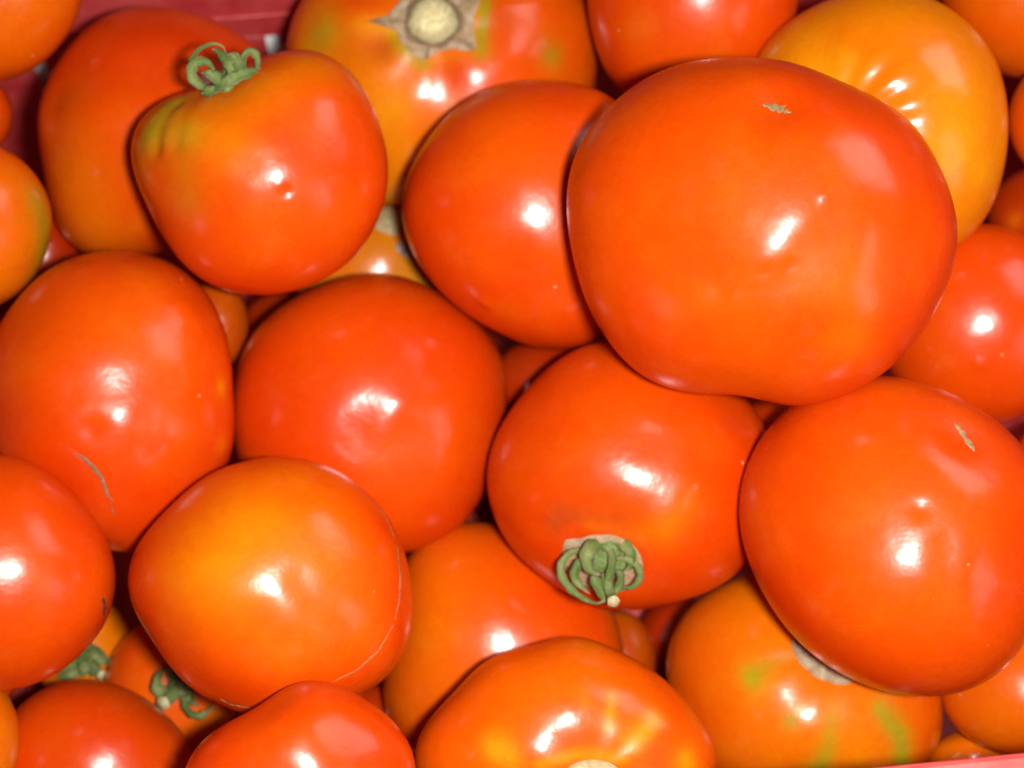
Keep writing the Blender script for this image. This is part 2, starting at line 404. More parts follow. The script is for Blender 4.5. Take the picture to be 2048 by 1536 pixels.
tom('P', 'orange red tomato filling the top right corner behind the amber one', 5, (2075, -30), circ(2075, -30, 195, 190), ORED, spots=[([(1950, 10)], 50, ORANGE, .7)])
tom('Q', 'red orange tomato barely entering at the right edge beside the amber one', 3, (2140, 240), circ(2140, 240, 124, 128), ORED)
tom('R', 'shaded red tomato glimpsed at the right edge under the amber one', 6.5, (2110, 430), circ(2105, 430, 130, 105), SHADED_RED, n=36, spots=[([(2030, 440)], 20, AMBER, .5)])
tom('Z', 'small red tomato with a green calyx squeezed behind the ring cracked one', 5, (345, 1370), circ(345, 1375, 135, 145), ORED,
    spots=[([(440, 1440), (430, 1480)], 40, AMBER, .9), ([(280, 1320)], 50, RED, .5)])
tom('Q2', 'small amber tomato whose calyx pokes out below the deep red one at the left', 5.5, (165, 1300), circ(165, 1300, 100, 112), ORANGE, n=36, spots=[([(215, 1250)], 40, AMBER, .8)])
tom('a1', 'amber tomato with a pale scar glimpsed in the gap left of the plain red one', 6, (745, 540), circ(750, 545, 165, 140), (0.58, 0.16, 0.003),
    spots=[([(830, 520), (860, 570)], 30, OLIVE, .4), ([(680, 560)], 50, ORANGE, .5)])
tom('g1', 'shaded red tomato glimpsed low between the left border and the shaded one', 7, (75, 500), circ(70, 500, 95, 100), SHADED_RED, n=32)
tom('g2', 'orange tomato seen as a narrow strip right of the scratched one', 8, (430, 645), circ(430, 650, 66, 90), SHADED_ORANGE, n=32)
tom('g3', 'shaded red tomato in the dark gap above the smooth middle one', 8.5, (560, 660), circ(560, 665, 82, 82), SHADED_RED, n=32)
tom('g4', 'shaded red tomato deep in the gap above the stem facing one', 7, (1090, 770), circ(1090, 775, 115, 100), SHADED_RED, n=36)
tom('g5', 'shaded red tomato in the small gap under the biggest one', 7, (1560, 870), circ(1560, 875, 90, 90), SHADED_RED, n=32)
tom('g6', 'shaded orange tomato deep below the cut stem, right of the flash spotted one', 7, (1240, 1320), circ(1235, 1320, 78, 100), SHADED_ORANGE, n=36)
tom('g7', 'shaded red tomato lowest in the gap left of the green streaked one', 8.5, (1350, 1260), circ(1355, 1280, 82, 90), SHADED_RED, n=32)
tom('g8', 'orange red tomato glimpsed in the slit right of the ring cracked one', 7, (735, 1440), circ(735, 1440, 72, 75), SHADED_RED, n=32)
tom('g9', 'dull orange tomato at the right edge under the slit scarred one', 5, (2055, 1375), circ(2058, 1375, 178, 138), (0.60, 0.085, 0.001), n=40)
tom('g10', 'orange tomato in the bottom right corner next to the crate rim', 7, (1945, 1525), circ(1945, 1528, 92, 68), ORANGE, n=36)
tom('g11', 'red tomato sliver at the left edge beside the crate wall', 6, (-75, 225), circ(-80, 230, 106, 95), RED, n=32)
tom('g12', 'red tomato glimpsed at the right edge above the slit scarred one', 7, (2120, 930), circ(2125, 930, 100, 95), RED, n=32)

# centre ray, local frame and outline radii (per metre of distance) of each
KEYS = list(T)
for k in KEYS:
    t = T[k]
    w = ray(*t['c'])
    ex = CX - w * (CX @ w)
    ex /= np.linalg.norm(ex)
    ey = np.cross(-w, ex)
    if ey @ CY < 0:
        ey = -ey
    t['w'], t['ex'], t['ey'] = w, ex, ey
    th, rr = [], []
    for p in t['out']:
        r = ray(*p)
        x, y, z = r @ ex, r @ ey, r @ w
        th.append(math.atan2(y, x))
        rr.append(math.hypot(x, y) / math.hypot(x, y, z))
    th, rr = np.array(th), np.array(rr)
    o = t.get('order', 4)
    cols = [np.ones_like(th)]
    pen = [0.0]
    for q in range(1, o + 1):
        cols += [np.cos(q * th), np.sin(q * th)]
        pen += [0.002 * q ** 3, 0.002 * q ** 3]
    M = np.stack(cols, 1)
    t['coef'] = np.linalg.solve(M.T @ M + np.diag(pen), M.T @ rr)
    t['rm'] = t['coef'][0]
    t['hz'] = t.get('hz', 0.84)

def srad(t, th):
    c = t['coef']
    out = np.full_like(th, c[0], dtype=float)
    for q in range(1, (len(c) - 1) // 2 + 1):
        out += c[2 * q - 1] * np.cos(q * th) + c[2 * q] * np.sin(q * th)
    return out

# distances: start on a level surface, then slide each pair apart along the lines of sight until they only touch
for k in KEYS:
    t = T[k]
    z0, slope = -0.020 - 0.005 * t['rank'], 0.27       # the heap rises towards the far side
    t['d0'] = (z0 - CAM[2] + slope * CAM[1]) / (t['w'][2] - slope * t['w'][1])
    t['d0'] += t.get('dd', 0.0)
    t['d'] = t['d0']
pairs = []
for i, a in enumerate(KEYS):
    for b_ in KEYS[i + 1:]:
        fr, bk = (a, b_) if T[a]['rank'] <= T[b_]['rank'] else (b_, a)
        pairs.append((fr, bk))
for it in range(400):
    if it < 330:  # gentle pull back to the level
        for k in KEYS:
            T[k]['d'] += 0.02 * (T[k]['d0'] - T[k]['d'])
    for fr, bk in pairs:
        f_, g_ = T[fr], T[bk]
        ca, cb = f_['w'] * f_['d'], g_['w'] * g_['d']
        v = cb - ca
        m = f_['w'] + g_['w']
        m /= np.linalg.norm(m)
        dz = v @ m
        pv = v - m * dz
        D = np.linalg.norm(pv)
        if D > 0.11:
            continue
        ra = float(srad(f_, np.array([math.atan2(pv @ f_['ey'], pv @ f_['ex'])]))[0]) * f_['d']
        rb = float(srad(g_, np.array([math.atan2(-(pv @ g_['ey']), -(pv @ g_['ex']))]))[0]) * g_['d']
        S = (ra + rb) * 0.975
        if D >= S:
            continue
        need = (f_['rm'] * f_['hz'] * f_['d'] + g_['rm'] * g_['hz'] * g_['d']) * math.sqrt(1 - (D / S) ** 2) * 0.98
        if dz < need:
            e = (need - dz) * 0.5
            f_['d'] -= e * 0.7
            g_['d'] += e * 1.3
for k in KEYS:
    T[k]['C'] = CAM + T[k]['w'] * T[k]['d']

PHI = math.radians(5.5)                       # the crate stands slightly turned to the camera
dx = np.array([math.cos(PHI), math.sin(PHI), 0])
dy = np.array([-math.sin(PHI), math.cos(PHI), 0])
RIM_Z = 0.020
def on_plane_z(px, py, z):
    r = ray(px, py)
    return CAM + r * ((z - CAM[2]) / r[2])
near = on_plane_z(1870, 1522, RIM_Z) @ dy     # inner top edge of the near side
back = max(((T[k]['C'] @ dy) + T[k]['rm'] * T[k]['d'] * 0.97) for k in ('I', 'N'))
back = max(back, T['L']['C'] @ dy + T['L']['rm'] * T['L']['d'] * 0.80)
far = back + 0.001
# a bottom layer that carries the heap: small tomatoes wherever there is room under the ones in view
bottom0 = min(T[k]['C'][2] - T[k]['rm'] * T[k]['d'] for k in KEYS)
xa = min(T[k]['C'][0] - T[k]['rm'] * T[k]['d'] for k in KEYS) + 0.02
xb = max(T[k]['C'][0] + T[k]['rm'] * T[k]['d'] for k in KEYS) - 0.02
def seen_share(c, rad):
    d = np.linalg.norm(c - CAM)
    n_in = n_vis = 0
    for q in range(40):
        a, rr = q * 2.4, rad * math.sqrt((q + 0.5) / 40)
        v = c - CAM + CX * rr * math.cos(a) + CY * rr * math.sin(a)
        px = W / 2 + F * (v @ CX) / -(v @ CZ)
        py = H / 2 - F * (v @ CY) / -(v @ CZ)
        if not (-40 < px < W + 40 and -40 < py < H + 40):
            continue
        u = v / np.linalg.norm(v)
        for k in KEYS:
            t = T[k]
            x, y, z = u @ t['ex'], u @ t['ey'], u @ t['w']
            if z > 0.5 and math.hypot(x, y) < float(srad(t, np.array([math.atan2(y, x)]))[0]):
                break
        else:
            n_vis += 1
    return n_vis
FILL = []
def c_skew(gx):
    return math.tan(PHI) * (xa + 0.053 * gx)
for lev in range(4):
    for gy in range(7):
        for gx in range(9):
            rad = 0.0235 + 0.004 * rng.random()
            c = np.array([xa + 0.053 * (gx + 0.5 * ((gy + lev) % 2)) + 0.006 * rng.standard_normal(),
                          near + 0.029 + 0.047 * gy + c_skew(gx) + 0.004 * rng.standard_normal(), bottom0 + rad + 0.043 * lev])
            if c[0] > xb or c[2] > -0.055 + 0.27 * c[1]:
                continue
            if any(np.linalg.norm(c - T[k]['C']) < rad * 0.97 + T[k]['rm'] * T[k]['d'] * 0.95 for k in KEYS):
                continue
            if any(np.linalg.norm(c - f[0]) < (rad + f[1]) * 0.93 for f in FILL):
                continue
            if not near + rad + 0.001 < c @ dy < far - rad - 0.001 or seen_share(c, rad) > 0:
                continue
            FILL.append((c, rad))

def bvh(verts, quads):
    return BVHTree.FromPolygons([tuple(v) for v in verts], [tuple(int(i) for i in q) for q in quads])

def hit(tree, px, py, C=None):
    r = ray(px, py)
    loc, nor, idx, dist = tree.ray_cast(Vector(CAM), Vector(r))
    if loc is None:
        loc, nor, idx, dist = tree.find_nearest(Vector(CAM + r * (np.linalg.norm(C - CAM))))
    return np.array(loc), np.array(nor)

def seg_dist(P, pts):
    if len(pts) == 1:
        return np.linalg.norm(P - pts[0], axis=1)
    best = np.full(len(P), 1e9)
    for a, b_ in zip(pts[:-1], pts[1:]):
        ab = b_ - a
        u = np.clip((P - a) @ ab / max(ab @ ab, 1e-12), 0, 1)
        best = np.minimum(best, np.linalg.norm(P - a - u[:, None] * ab, axis=1))
    return best

GROUP = 'tomatoes heaped in the red crate'
def build_tomato(key, with_parts):
    t = T[key]
    seed = sum(ord(c) * 7 for c in key)
    n = t.get('n', 62)
    U, Q = cubesphere(n)
    th = np.arctan2(U[:, 1], U[:, 0])
    sp = np.sqrt(U[:, 0] ** 2 + U[:, 1] ** 2)
    d = t['d']
    s = srad(t, th) * d
    rm = t['rm'] * d
    w_ = np.clip((sp - 0.1) / 0.8, 0, 1)
    w_ = w_ * w_ * (3 - 2 * w_)
    seff = rm + (s - rm) * w_
    e = t.get('e', 0.95)
    rho = seff * sp ** e
    zz = rm * t['hz'] * np.sign(U[:, 2]) * np.abs(U[:, 2]) ** e
    # ray_cast target before any relief
    loc = np.stack([rho * np.cos(th), rho * np.sin(th), zz], 1)
    P = t['C'] + loc[:, :1] * t['ex'] + loc[:, 1:2] * t['ey'] - loc[:, 2:3] * t['w']
    base = P.copy()
    R = P - t['C']
    Ru = R / np.linalg.norm(R, axis=1)[:, None]
    tree = None
    if t.get('dents') or t.get('spots') or t.get('stem'):
        tree = bvh(P, Q)
    pxm = d / F
    disp = wave_noise(Ru, 2.6, seed) * 0.00055 + wave_noise(Ru, 6.0, seed + 1) * 0.00026 + wave_noise(Ru, 13.0, seed + 2) * 0.00006
    if t.get('stem'):
        sx, sy, k, amp, al = t['stem']
        p0, _ = hit(tree, sx, sy, t['C'])
        a0 = (p0 - t['C']) / np.linalg.norm(p0 - t['C'])
        b1 = np.cross(a0, [0.3, 0.9, 0.1]); b1 /= np.linalg.norm(b1)
        b2 = np.cross(a0, b1)
        al_ = np.arccos(np.clip(Ru @ a0, -1, 1))
        psi = np.arctan2(Ru @ b2, Ru @ b1)
        psi = psi + 0.12 * np.sin(2 * psi + seed) + 0.08 * np.sin(3 * psi)
        ribs = 0.5 * np.cos(psi * k)
        disp = disp + amp * ribs * np.exp(-((al_ - al) / 0.38) ** 2) * (0.8 + 0.3 * np.sin(psi * 2 + 1))
    for pts, wd, amt in t.get('dents', []):
        pp = [hit(tree, *q, t['C'])[0] for q in pts]
        dd = seg_dist(base, pp)
        disp = disp + amt * np.exp(-(dd / (wd * pxm)) ** 2)
    P = P + Ru * disp[:, None]
    tint = np.tile(np.array(t['base']), (len(P), 1))
    nz = wave_noise(Ru, 4.0, seed + 5)
    m = np.clip(nz * 0.5 + 0.15, 0, 0.35)[:, None]
    tint = tint * (1 - m) + np.array([tint[0, 0], tint[0, 1] * 1.8, tint[0, 2]]) * m
    wob = 1 + 0.28 * wave_noise(Ru, 11.0, seed + 9) + 0.14 * wave_noise(Ru, 27.0, seed + 8)
    for pts, wd, cc, amt in t.get('spots', []):
        pp = [hit(tree, *q, t['C'])[0] for q in pts]
        dd = seg_dist(base, pp) * wob
        g = (amt * np.exp(-(dd / (wd * pxm)) ** 1.7))[:, None]
        tint = tint * (1 - g) + np.array(cc) * g
    if with_parts:
        root = bpy.data.objects.new('tomato', None)
        root.empty_display_size = 0.02
        col.objects.link(root)
        root.location = t['C']
        root['_world'] = list(t['C'])
        body = mesh_obj('body', P, Q, SKIN, root, tint, origin=t['C'])
    else:
        root = mesh_obj('tomato', P, Q, SKIN, None, tint, origin=t['C'])
    root['label'] = t['label']
    root['category'] = 'tomato'
    root['group'] = GROUP
    t['root'] = root
    if with_parts:
        t['tree'] = bvh(P, Q)
    return root

PARTS = {'A', 'B', 'C', 'E', 'F', 'H', 'L', 'T', 'U', 'Z', 'Q2', 'a1', 'G'}
for k in KEYS:
    build_tomato(k, k in PARTS)

for q, (c, rad) in enumerate(FILL):
    U, Q = cubesphere(16)
    rr = rad * (1 + 0.03 * wave_noise(U, 2.6, 900 + q)) * (1 - 0.10 * np.abs(U[:, 2]))
    tn = np.array(RED) * (0.8 + 0.3 * rng.random())
    o = mesh_obj('tomato', c + U * rr[:, None], Q, SKIN, None, np.tile(tn, (len(U), 1)), origin=c)
    o['label'] = 'small red tomato in the bottom layer, under the heap in view'
    o['category'] = 'tomato'
    o['group'] = 'small tomatoes of the bottom layer'

# ------------------------------------------------------------------ parts on the skins
TAN = (0.43, 0.30, 0.16)
PALE = (0.78, 0.70, 0.38)
DARK = (0.16, 0.10, 0.05)

def patch(key, name, centre, outline, height, colfn, prof=None, rings=14, seg=72, parent=None, sink=0.0):
    """a thin closed plate laid on the skin; outline is a polygon round centre"""
    t = T[key]
    an = np.array([math.atan2(p[1] - centre[1], p[0] - centre[0]) for p in outline])
    ra = np.array([math.hypot(p[0] - centre[0], p[1] - centre[1]) for p in outline])
    o = np.argsort(an)
    an, ra = an[o], ra[o]
    an = np.concatenate([an - 2 * math.pi, an, an + 2 * math.pi])
    ra = np.concatenate([ra, ra, ra])
    V, C_ = [], []
    p, nn = hit(t['tree'], *centre, t['C'])
    prof = prof or (lambda u: 1.0)
    V.append(p + nn * height * prof(0.0)); C_.append(colfn(0.0, 0.0))
    for i in range(1, rings + 1):
        u = i / rings
        for j in range(seg):
            a = -math.pi + 2 * math.pi * j / seg
            r = float(np.interp(a, an, ra)) * u
            q, qn = hit(t['tree'], centre[0] + r * math.cos(a), centre[1] + r * math.sin(a), t['C'])
            hh = height * prof(u)
            if i == rings:
                hh = -0.0003
            wv = 0.12 * height * math.sin(a * 9 + u * 14) * math.sin(a * 4 + 1)
            V.append(q + qn * (hh + (wv if 0 < i < rings else 0)) )
            C_.append(colfn(u, a))
    Fc = []
    for j in range(seg):
        Fc.append((0, 1 + (j + 1) % seg, 1 + j))
    for i in range(rings - 1):
        for j in range(seg):
            a0 = 1 + i * seg + j
            a1 = 1 + i * seg + (j + 1) % seg
            Fc.append((a0, a1, a1 + seg, a0 + seg))
    return mesh_obj(name, V, Fc, CORK, parent or t['root'], np.array(C_), origin=tuple(V[0]))

def mixt(a, b_, u):
    u = min(max(u, 0), 1)
    return tuple(x * (1 - u) + y * u for x, y in zip(a, b_))

def strip(key, name, pts, width, height, tint, parent=None, jag=0.25):
    """a narrow raised crust following a line on the skin"""
    t = T[key]
    pts = np.array(pts, float)
    seg = np.concatenate([[0], np.cumsum(np.linalg.norm(np.diff(pts, axis=0), axis=1))])
    m = max(12, int(seg[-1] / 7))
    V, C_, Fc = [], [], []
    r = random.Random(len(pts) * 17 + int(pts[0][0]))
    for i in range(m + 1):
        s = seg[-1] * i / m
        x, y = np.interp(s, seg, pts[:, 0]), np.interp(s, seg, pts[:, 1])
        x2, y2 = np.interp(min(s + 4, seg[-1]), seg, pts[:, 0]), np.interp(min(s + 4, seg[-1]), seg, pts[:, 1])
        x1, y1 = np.interp(max(s - 4, 0), seg, pts[:, 0]), np.interp(max(s - 4, 0), seg, pts[:, 1])
        tx, ty = x2 - x1, y2 - y1
        L_ = math.hypot(tx, ty) or 1
        nx, ny = -ty / L_, tx / L_
        ww = width * (0.15 + math.sin(math.pi * i / m) ** 0.5) * (1 + jag * r.uniform(-1, 1))
        jx = jag * width * 0.4 * r.uniform(-1, 1)
        for q, hgt in ((-1, -0.0002), (-0.4, 1), (0.4, 1), (1, -0.0002)):
            p, nn = hit(t['tree'], x + nx * (ww * q + jx), y + ny * (ww * q + jx), t['C'])
            V.append(p + nn * (height * hgt if hgt == 1 else hgt))
            kf = r.uniform(0.75, 1.15)
            C_.append(tuple(c * kf for c in tint))
        if i:
            b0, b1 = 4 * (i - 1), 4 * i
            for q in range(3):
                Fc.append((b0 + q, b0 + q + 1, b1 + q + 1, b1 + q))
    return mesh_obj(name, V, Fc, CORK, parent or t['root'], np.array(C_), origin=tuple(V[0]))

def frame_at(key, px, py, lean=(0, 0, 0)):
    p, nn = hit(T[key]['tree'], px, py, T[key]['C'])
    a = nn + np.array(lean)
    a = a / np.linalg.norm(a)
    t1 = CX - a * (CX @ a)
    t1 /= np.linalg.norm(t1)
    t2 = np.cross(a, t1)
    return p, a, t1, t2

def ribbon(name, path, widths, ups, mat, parent, thick=0.0005, cup=0.35, tint=None):
    """a curled leaf blade: closed cross-section swept along path"""
    path = np.array(path)
    m = len(path)
    V, Fc = [], []
    for i in range(m):
        a = path[min(i + 1, m - 1)] - path[max(i - 1, 0)]
        a /= np.linalg.norm(a)
        u = ups[i] - a * (ups[i] @ a)
        u /= np.linalg.norm(u)
        sd = np.cross(a, u)
        w_ = widths[i]
        tk = thick * (0.5 + 0.5 * w_ / max(widths))
        for x, z in ((-1, 0), (-.55, -.7), (0, -1), (.55, -.7), (1, 0), (.55, .3), (0, .0), (-.55, .3)):
            V.append(path[i] + sd * x * w_ + u * (z * tk * 1.6 + cup * w_ * x * x))
    for i in range(m - 1):
        for q in range(8):
            a0, a1 = i * 8 + q, i * 8 + (q + 1) % 8
            Fc.append((a0, a1, a1 + 8, a0 + 8))
    Fc.append(tuple(range(7, -1, -1)))
    Fc.append(tuple(range((m - 1) * 8, m * 8)))
    tv = None
    if tint is not None:
        tv = np.repeat(np.array(tint), 8, axis=0)
        tv[4::8] *= 0.75                      # paler midrib on top, darker margins
        tv[0::8] *= 0.75
        tv[6::8] *= 1.25
    return mesh_obj(name, V, Fc, mat, parent, tint=tv, origin=tuple(path[0]))

def tube(name, path, radii, mat, parent, seg=14, rib=0.08, cap_mat=None):
    path = np.array(path)
    m = len(path)
    V, Fc = [], []
    ref = np.array([0.21, 0.34, 0.9])
    for i in range(m):
        a = path[min(i + 1, m - 1)] - path[max(i - 1, 0)]
        a /= np.linalg.norm(a)
        u = ref - a * (ref @ a)
        u /= np.linalg.norm(u)
        w_ = np.cross(a, u)
        for q in range(seg):
            g = 2 * math.pi * q / seg
            r = radii[i] * (1 + rib * math.cos(5 * g + 0.5))
            V.append(path[i] + (u * math.cos(g) + w_ * math.sin(g)) * r)
    for i in range(m - 1):
        for q in range(seg):
            a0, a1 = i * seg + q, i * seg + (q + 1) % seg
            Fc.append((a0, a1, a1 + seg, a0 + seg))
    Fc.append(tuple(range(seg - 1, -1, -1)))
    Fc.append(tuple(range((m - 1) * seg, m * seg)))
    o = mesh_obj(name, V, Fc, mat, parent, origin=tuple(path[0]))
    if cap_mat:
        o.data.materials.append(cap_mat)
        o.data.polygons[len(o.data.polygons) - 1].material_index = 1
    return o

def calyx(key, at, lean, sepals, disc=0.0042, stem=None):
    """green star: disc, sepals given as (angle, reach, curl radius, curl degrees, width, side swing)"""
    t = T[key]
    p, a, t1, t2 = frame_at(key, *at, lean)
    rq = np.random.default_rng(sum(map(ord, key)) + 3)
    t['frame'] = (p, a, t1, t2)
    path = [p + a * (-0.002), p + a * 0.0008, p + a * disc * 0.35, p + a * disc * 0.58, p + a * disc * 0.68]
    cal = tube('calyx', path, [disc, disc * 1.08, disc * 0.92, disc * 0.6, disc * 0.25], LEAF, t['root'], 20, 0.13)
    for sa, reach, cr, cdeg, wd, swing in sepals:
        sa = math.radians(sa)
        pts, ups, wds = [], [], []
        r0 = disc * 0.45
        nst, ncu = 7, 16
        for i in range(nst):
            u = i / (nst - 1)
            r = r0 + reach * u
            h = 0.0016 + 0.0006 * math.sin(u * 3)
            g = sa + swing * 0.25 * u
            pts.append(p + (t1 * math.cos(g) + t2 * math.sin(g)) * r + a * h)
            wds.append(wd * (0.75 + 0.35 * math.sin(u * 2.2)))
        g = sa + swing * 0.25
        last_r, last_h = r0 + reach, 0.0018
        reach_k = 1.0
        cr *= 1.12
        for i in range(1, ncu + 1):
            u = i / ncu
            b_ = math.radians(cdeg) * u
            rr = cr * (1 - 0.35 * u)
            r = last_r + rr * math.sin(b_)
            h = last_h + cr - rr * math.cos(b_)
            g2 = g
            side = swing * cr * u * 1.3
            dirn = t1 * math.cos(g2) + t2 * math.sin(g2)
            sdn = -t1 * math.sin(g2) + t2 * math.cos(g2)
            pts.append(p + dirn * r + a * h + sdn * side)
            wds.append(wd * (1.08 - 0.85 * u ** 1.6))
        pts = np.array(pts)
        ph = rq.uniform(0, 6.28, 4)
        uu = np.linspace(0, 1, len(pts))
        sdn0 = -t1 * math.sin(g) + t2 * math.cos(g)
        pts = pts + (0.0010 * np.sin(uu * 5 + ph[0]) * uu)[:, None] * sdn0 + (0.0005 * np.sin(uu * 7 + ph[1]) * uu)[:, None] * a
        wds = [w * (1 + 0.22 * math.sin(9 * q + ph[2])) for w, q in zip(wds, uu)]
        for i in range(len(pts)):
            tg = pts[min(i + 1, len(pts) - 1)] - pts[max(i - 1, 0)]
            tg /= np.linalg.norm(tg)
            dirn = t1 * math.cos(g) + t2 * math.sin(g)
            sdn = -t1 * math.sin(g) + t2 * math.cos(g)
            tw = (0.9 * math.sin(ph[3]) + 0.5) * uu[i] * (1 if swing >= 0 else -1)
            nrm = np.cross(tg, -sdn)
            ups.append(nrm * math.cos(tw) + sdn * math.sin(tw))
        ribbon('sepal', pts, [w * 1.45 for w in wds], ups, LEAF, cal, 0.0008, 0.30)
    if stem:
        tube('stem', [p + a * 0.001] + [p + a * s[0] + t1 * s[1] + t2 * s[2] for s in stem['pts']], stem['r'], STEM, cal, 14, 0.07, CUT)
    return cal

# star scar of the tomato at the top
star = [(722, 46), (770, 52), (792, 62), (818, 105), (846, 122), (875, 105), (905, 98), (955, 101), (948, 60), (950, 30), (965, -20), (930, -38), (890, -42), (850, -62), (820, -35), (795, 5), (775, 30)]
def star_col(u, a):
    ring = math.exp(-((u - 0.66) / 0.08) ** 2)
    spl = max(math.exp(-((math.remainder(a - q, 2 * math.pi)) / 0.07) ** 2) for q in (3.12, 1.75, 0.62, -0.5, -1.9))
    return mixt(mixt(TAN, (0.46, 0.35, 0.23), 0.5 + 0.5 * math.sin(a * 7 + 2 * u)), (0.17, 0.10, 0.05), max(ring * 0.3, spl * 0.75))
sc = patch('L', 'stem_scar', (866, 42), star, 0.0007, star_col, lambda u: 1.0 - 0.2 * u)
gro = [(866 + 65 * math.cos(g) * (1 + .08 * math.sin(3 * g + 1)), 42 + 60 * math.sin(g) * (1 + .06 * math.cos(5 * g))) for g in np.linspace(0, 6.2, 26)]
patch('L', 'scar_groove', (866, 42), gro, 0.0010, lambda u, a: mixt((0.17, 0.11, 0.055), TAN, (u - 0.84) / 0.16 + 0.25 * math.sin(a * 5)), rings=10, parent=sc)
core = [(866 + 55 * math.cos(g) * (1 + .06 * math.sin(3 * g)), 42 + 51 * math.sin(g) * (1 + .05 * math.cos(4 * g))) for g in np.linspace(0, 6.2, 26)]
def core_col(u, a):
    c = mixt(PALE, (0.45, 0.40, 0.20), max(0, (u - 0.35) / 0.4))
    return mixt(c, DARK, max(0, (u - 0.84) / 0.12))
patch('L', 'stem_core', (866, 42), core, 0.0021, core_col, lambda u: max(0.40, 1.0 - 0.45 * u * u) if u < 0.86 else 0.30, parent=sc)
# small scars
def tan_col(u, a):
    return mixt((0.45, 0.38, 0.24), (0.30, 0.22, 0.13), 0.5 + 0.5 * math.sin(a * 5 + u * 6))
strip('A', 'blossom_scar', [(1526, 207), (1540, 214), (1555, 217), (1570, 221), (1582, 226)], 7.0, 0.00015, (0.38, 0.25, 0.11), jag=0.5)
strip('A', 'blossom_scar', [(1548, 204), (1556, 216), (1572, 211)], 3.0, 0.00015, (0.38, 0.25, 0.11), jag=0.5)
strip('B', 'blossom_scar', [(1909, 846), (1921, 861), (1930, 874), (1940, 888), (1949, 903)], 5.5, 0.00018, (0.42, 0.30, 0.14), jag=0.4)
def bot_col(u, a):
    return mixt(PALE, (0.50, 0.38, 0.20), u)
patch('T', 'stem_scar', (1185, 1555), [(1185 + 62 * math.cos(g), 1555 + 36 * math.sin(g)) for g in np.linspace(0, 6.1, 20)], 0.0016, bot_col, lambda u: 1 - 0.4 * u, rings=8, seg=40)
patch('U', 'stem_scar', (1650, 1318), [(1580, 1285), (1594, 1318), (1619, 1343), (1656, 1363), (1700, 1370), (1720, 1330), (1700, 1280), (1640, 1255), (1595, 1258)], 0.0009, lambda u, a: mixt((0.46, 0.37, 0.24), (0.34, 0.26, 0.16), 0.5 + 0.5 * math.sin(a * 6)), rings=8, seg=40)
patch('a1', 'stem_scar', (788, 448), [(745, 425), (765, 415), (800, 418), (812, 450), (800, 468), (770, 466), (750, 458)], 0.0014, lambda u, a: mixt((0.5, 0.48, 0.24), TAN, u), rings=6, seg=30)
patch('a1', 'scar_patch', (808, 500), [(792, 482), (806, 484), (822, 505), (820, 518), (804, 508)], 0.0005, lambda u, a: (0.32, 0.24, 0.22), rings=4, seg=20)
# scratches and cracks
strip('F', 'scratch', [(150, 906), (170, 918), (190, 938), (203, 955), (210, 975), (217, 995), (226, 1000)], 4.6, 0.00018, (0.25, 0.17, 0.085))
strip('F', 'scratch', [(222, 1005), (224, 1018), (230, 1032)], 2.0, 0.00012, (0.30, 0.14, 0.05))
strip('E', 'ring_crack', [(752, 1004), (775, 1040), (790, 1078)], 1.8, 0.00010, (0.50, 0.12, 0.03), jag=0.5)
strip('E', 'ring_crack', [(795, 1092), (801, 1150), (799, 1200), (790, 1240)], 2.2, 0.00012, (0.50, 0.16, 0.05), jag=0.5)
strip('E', 'ring_crack', [(786, 1250), (758, 1302), (715, 1340), (665, 1364)], 2.4, 0.00012, (0.50, 0.18, 0.05), jag=0.5)
strip('E', 'ring_crack', [(440, 1398), (462, 1410), (480, 1413), (500, 1416)], 1.8, 0.00010, (0.52, 0.20, 0.08), jag=0.2)
strip('G', 'stem_scar', [(205, 1195), (210, 1212), (206, 1232)], 4.5, 0.0003, (0.16, 0.03, 0.01))

def collar_col(u, a):
    return mixt(TAN, (0.42, 0.31, 0.19), 0.5 + 0.5 * math.sin(a * 5 + 1))
patch('C', 'collar', (1208, 1128), [(1125, 1078), (1160, 1076), (1200, 1068), (1250, 1078), (1275, 1095), (1290, 1135), (1283, 1160), (1270, 1172), (1200, 1180), (1150, 1170), (1122, 1120)], 0.0007, collar_col, rings=8, seg=44)

def path_on(key, pts):
    p = T[key]['frame'][0]
    base = np.linalg.norm(p - CAM)
    ctl = [CAM + ray(x, y) * (base - h * 0.001) for x, y, h in pts]
    ctl = np.array([2 * ctl[0] - ctl[1]] + ctl + [2 * ctl[-1] - ctl[-2]])
    out = []
    for q in range(1, len(ctl) - 2):
        for v in range(6):
            u = v / 6
            p0, p1, p2, p3 = ctl[q - 1:q + 3]
            out.append(0.5 * (2 * p1 + (p2 - p0) * u + (2 * p0 - 5 * p1 + 4 * p2 - p3) * u * u + (3 * p1 - p0 - 3 * p2 + p3) * u ** 3))
    out.append(ctl[-2])
    return np.array(out)

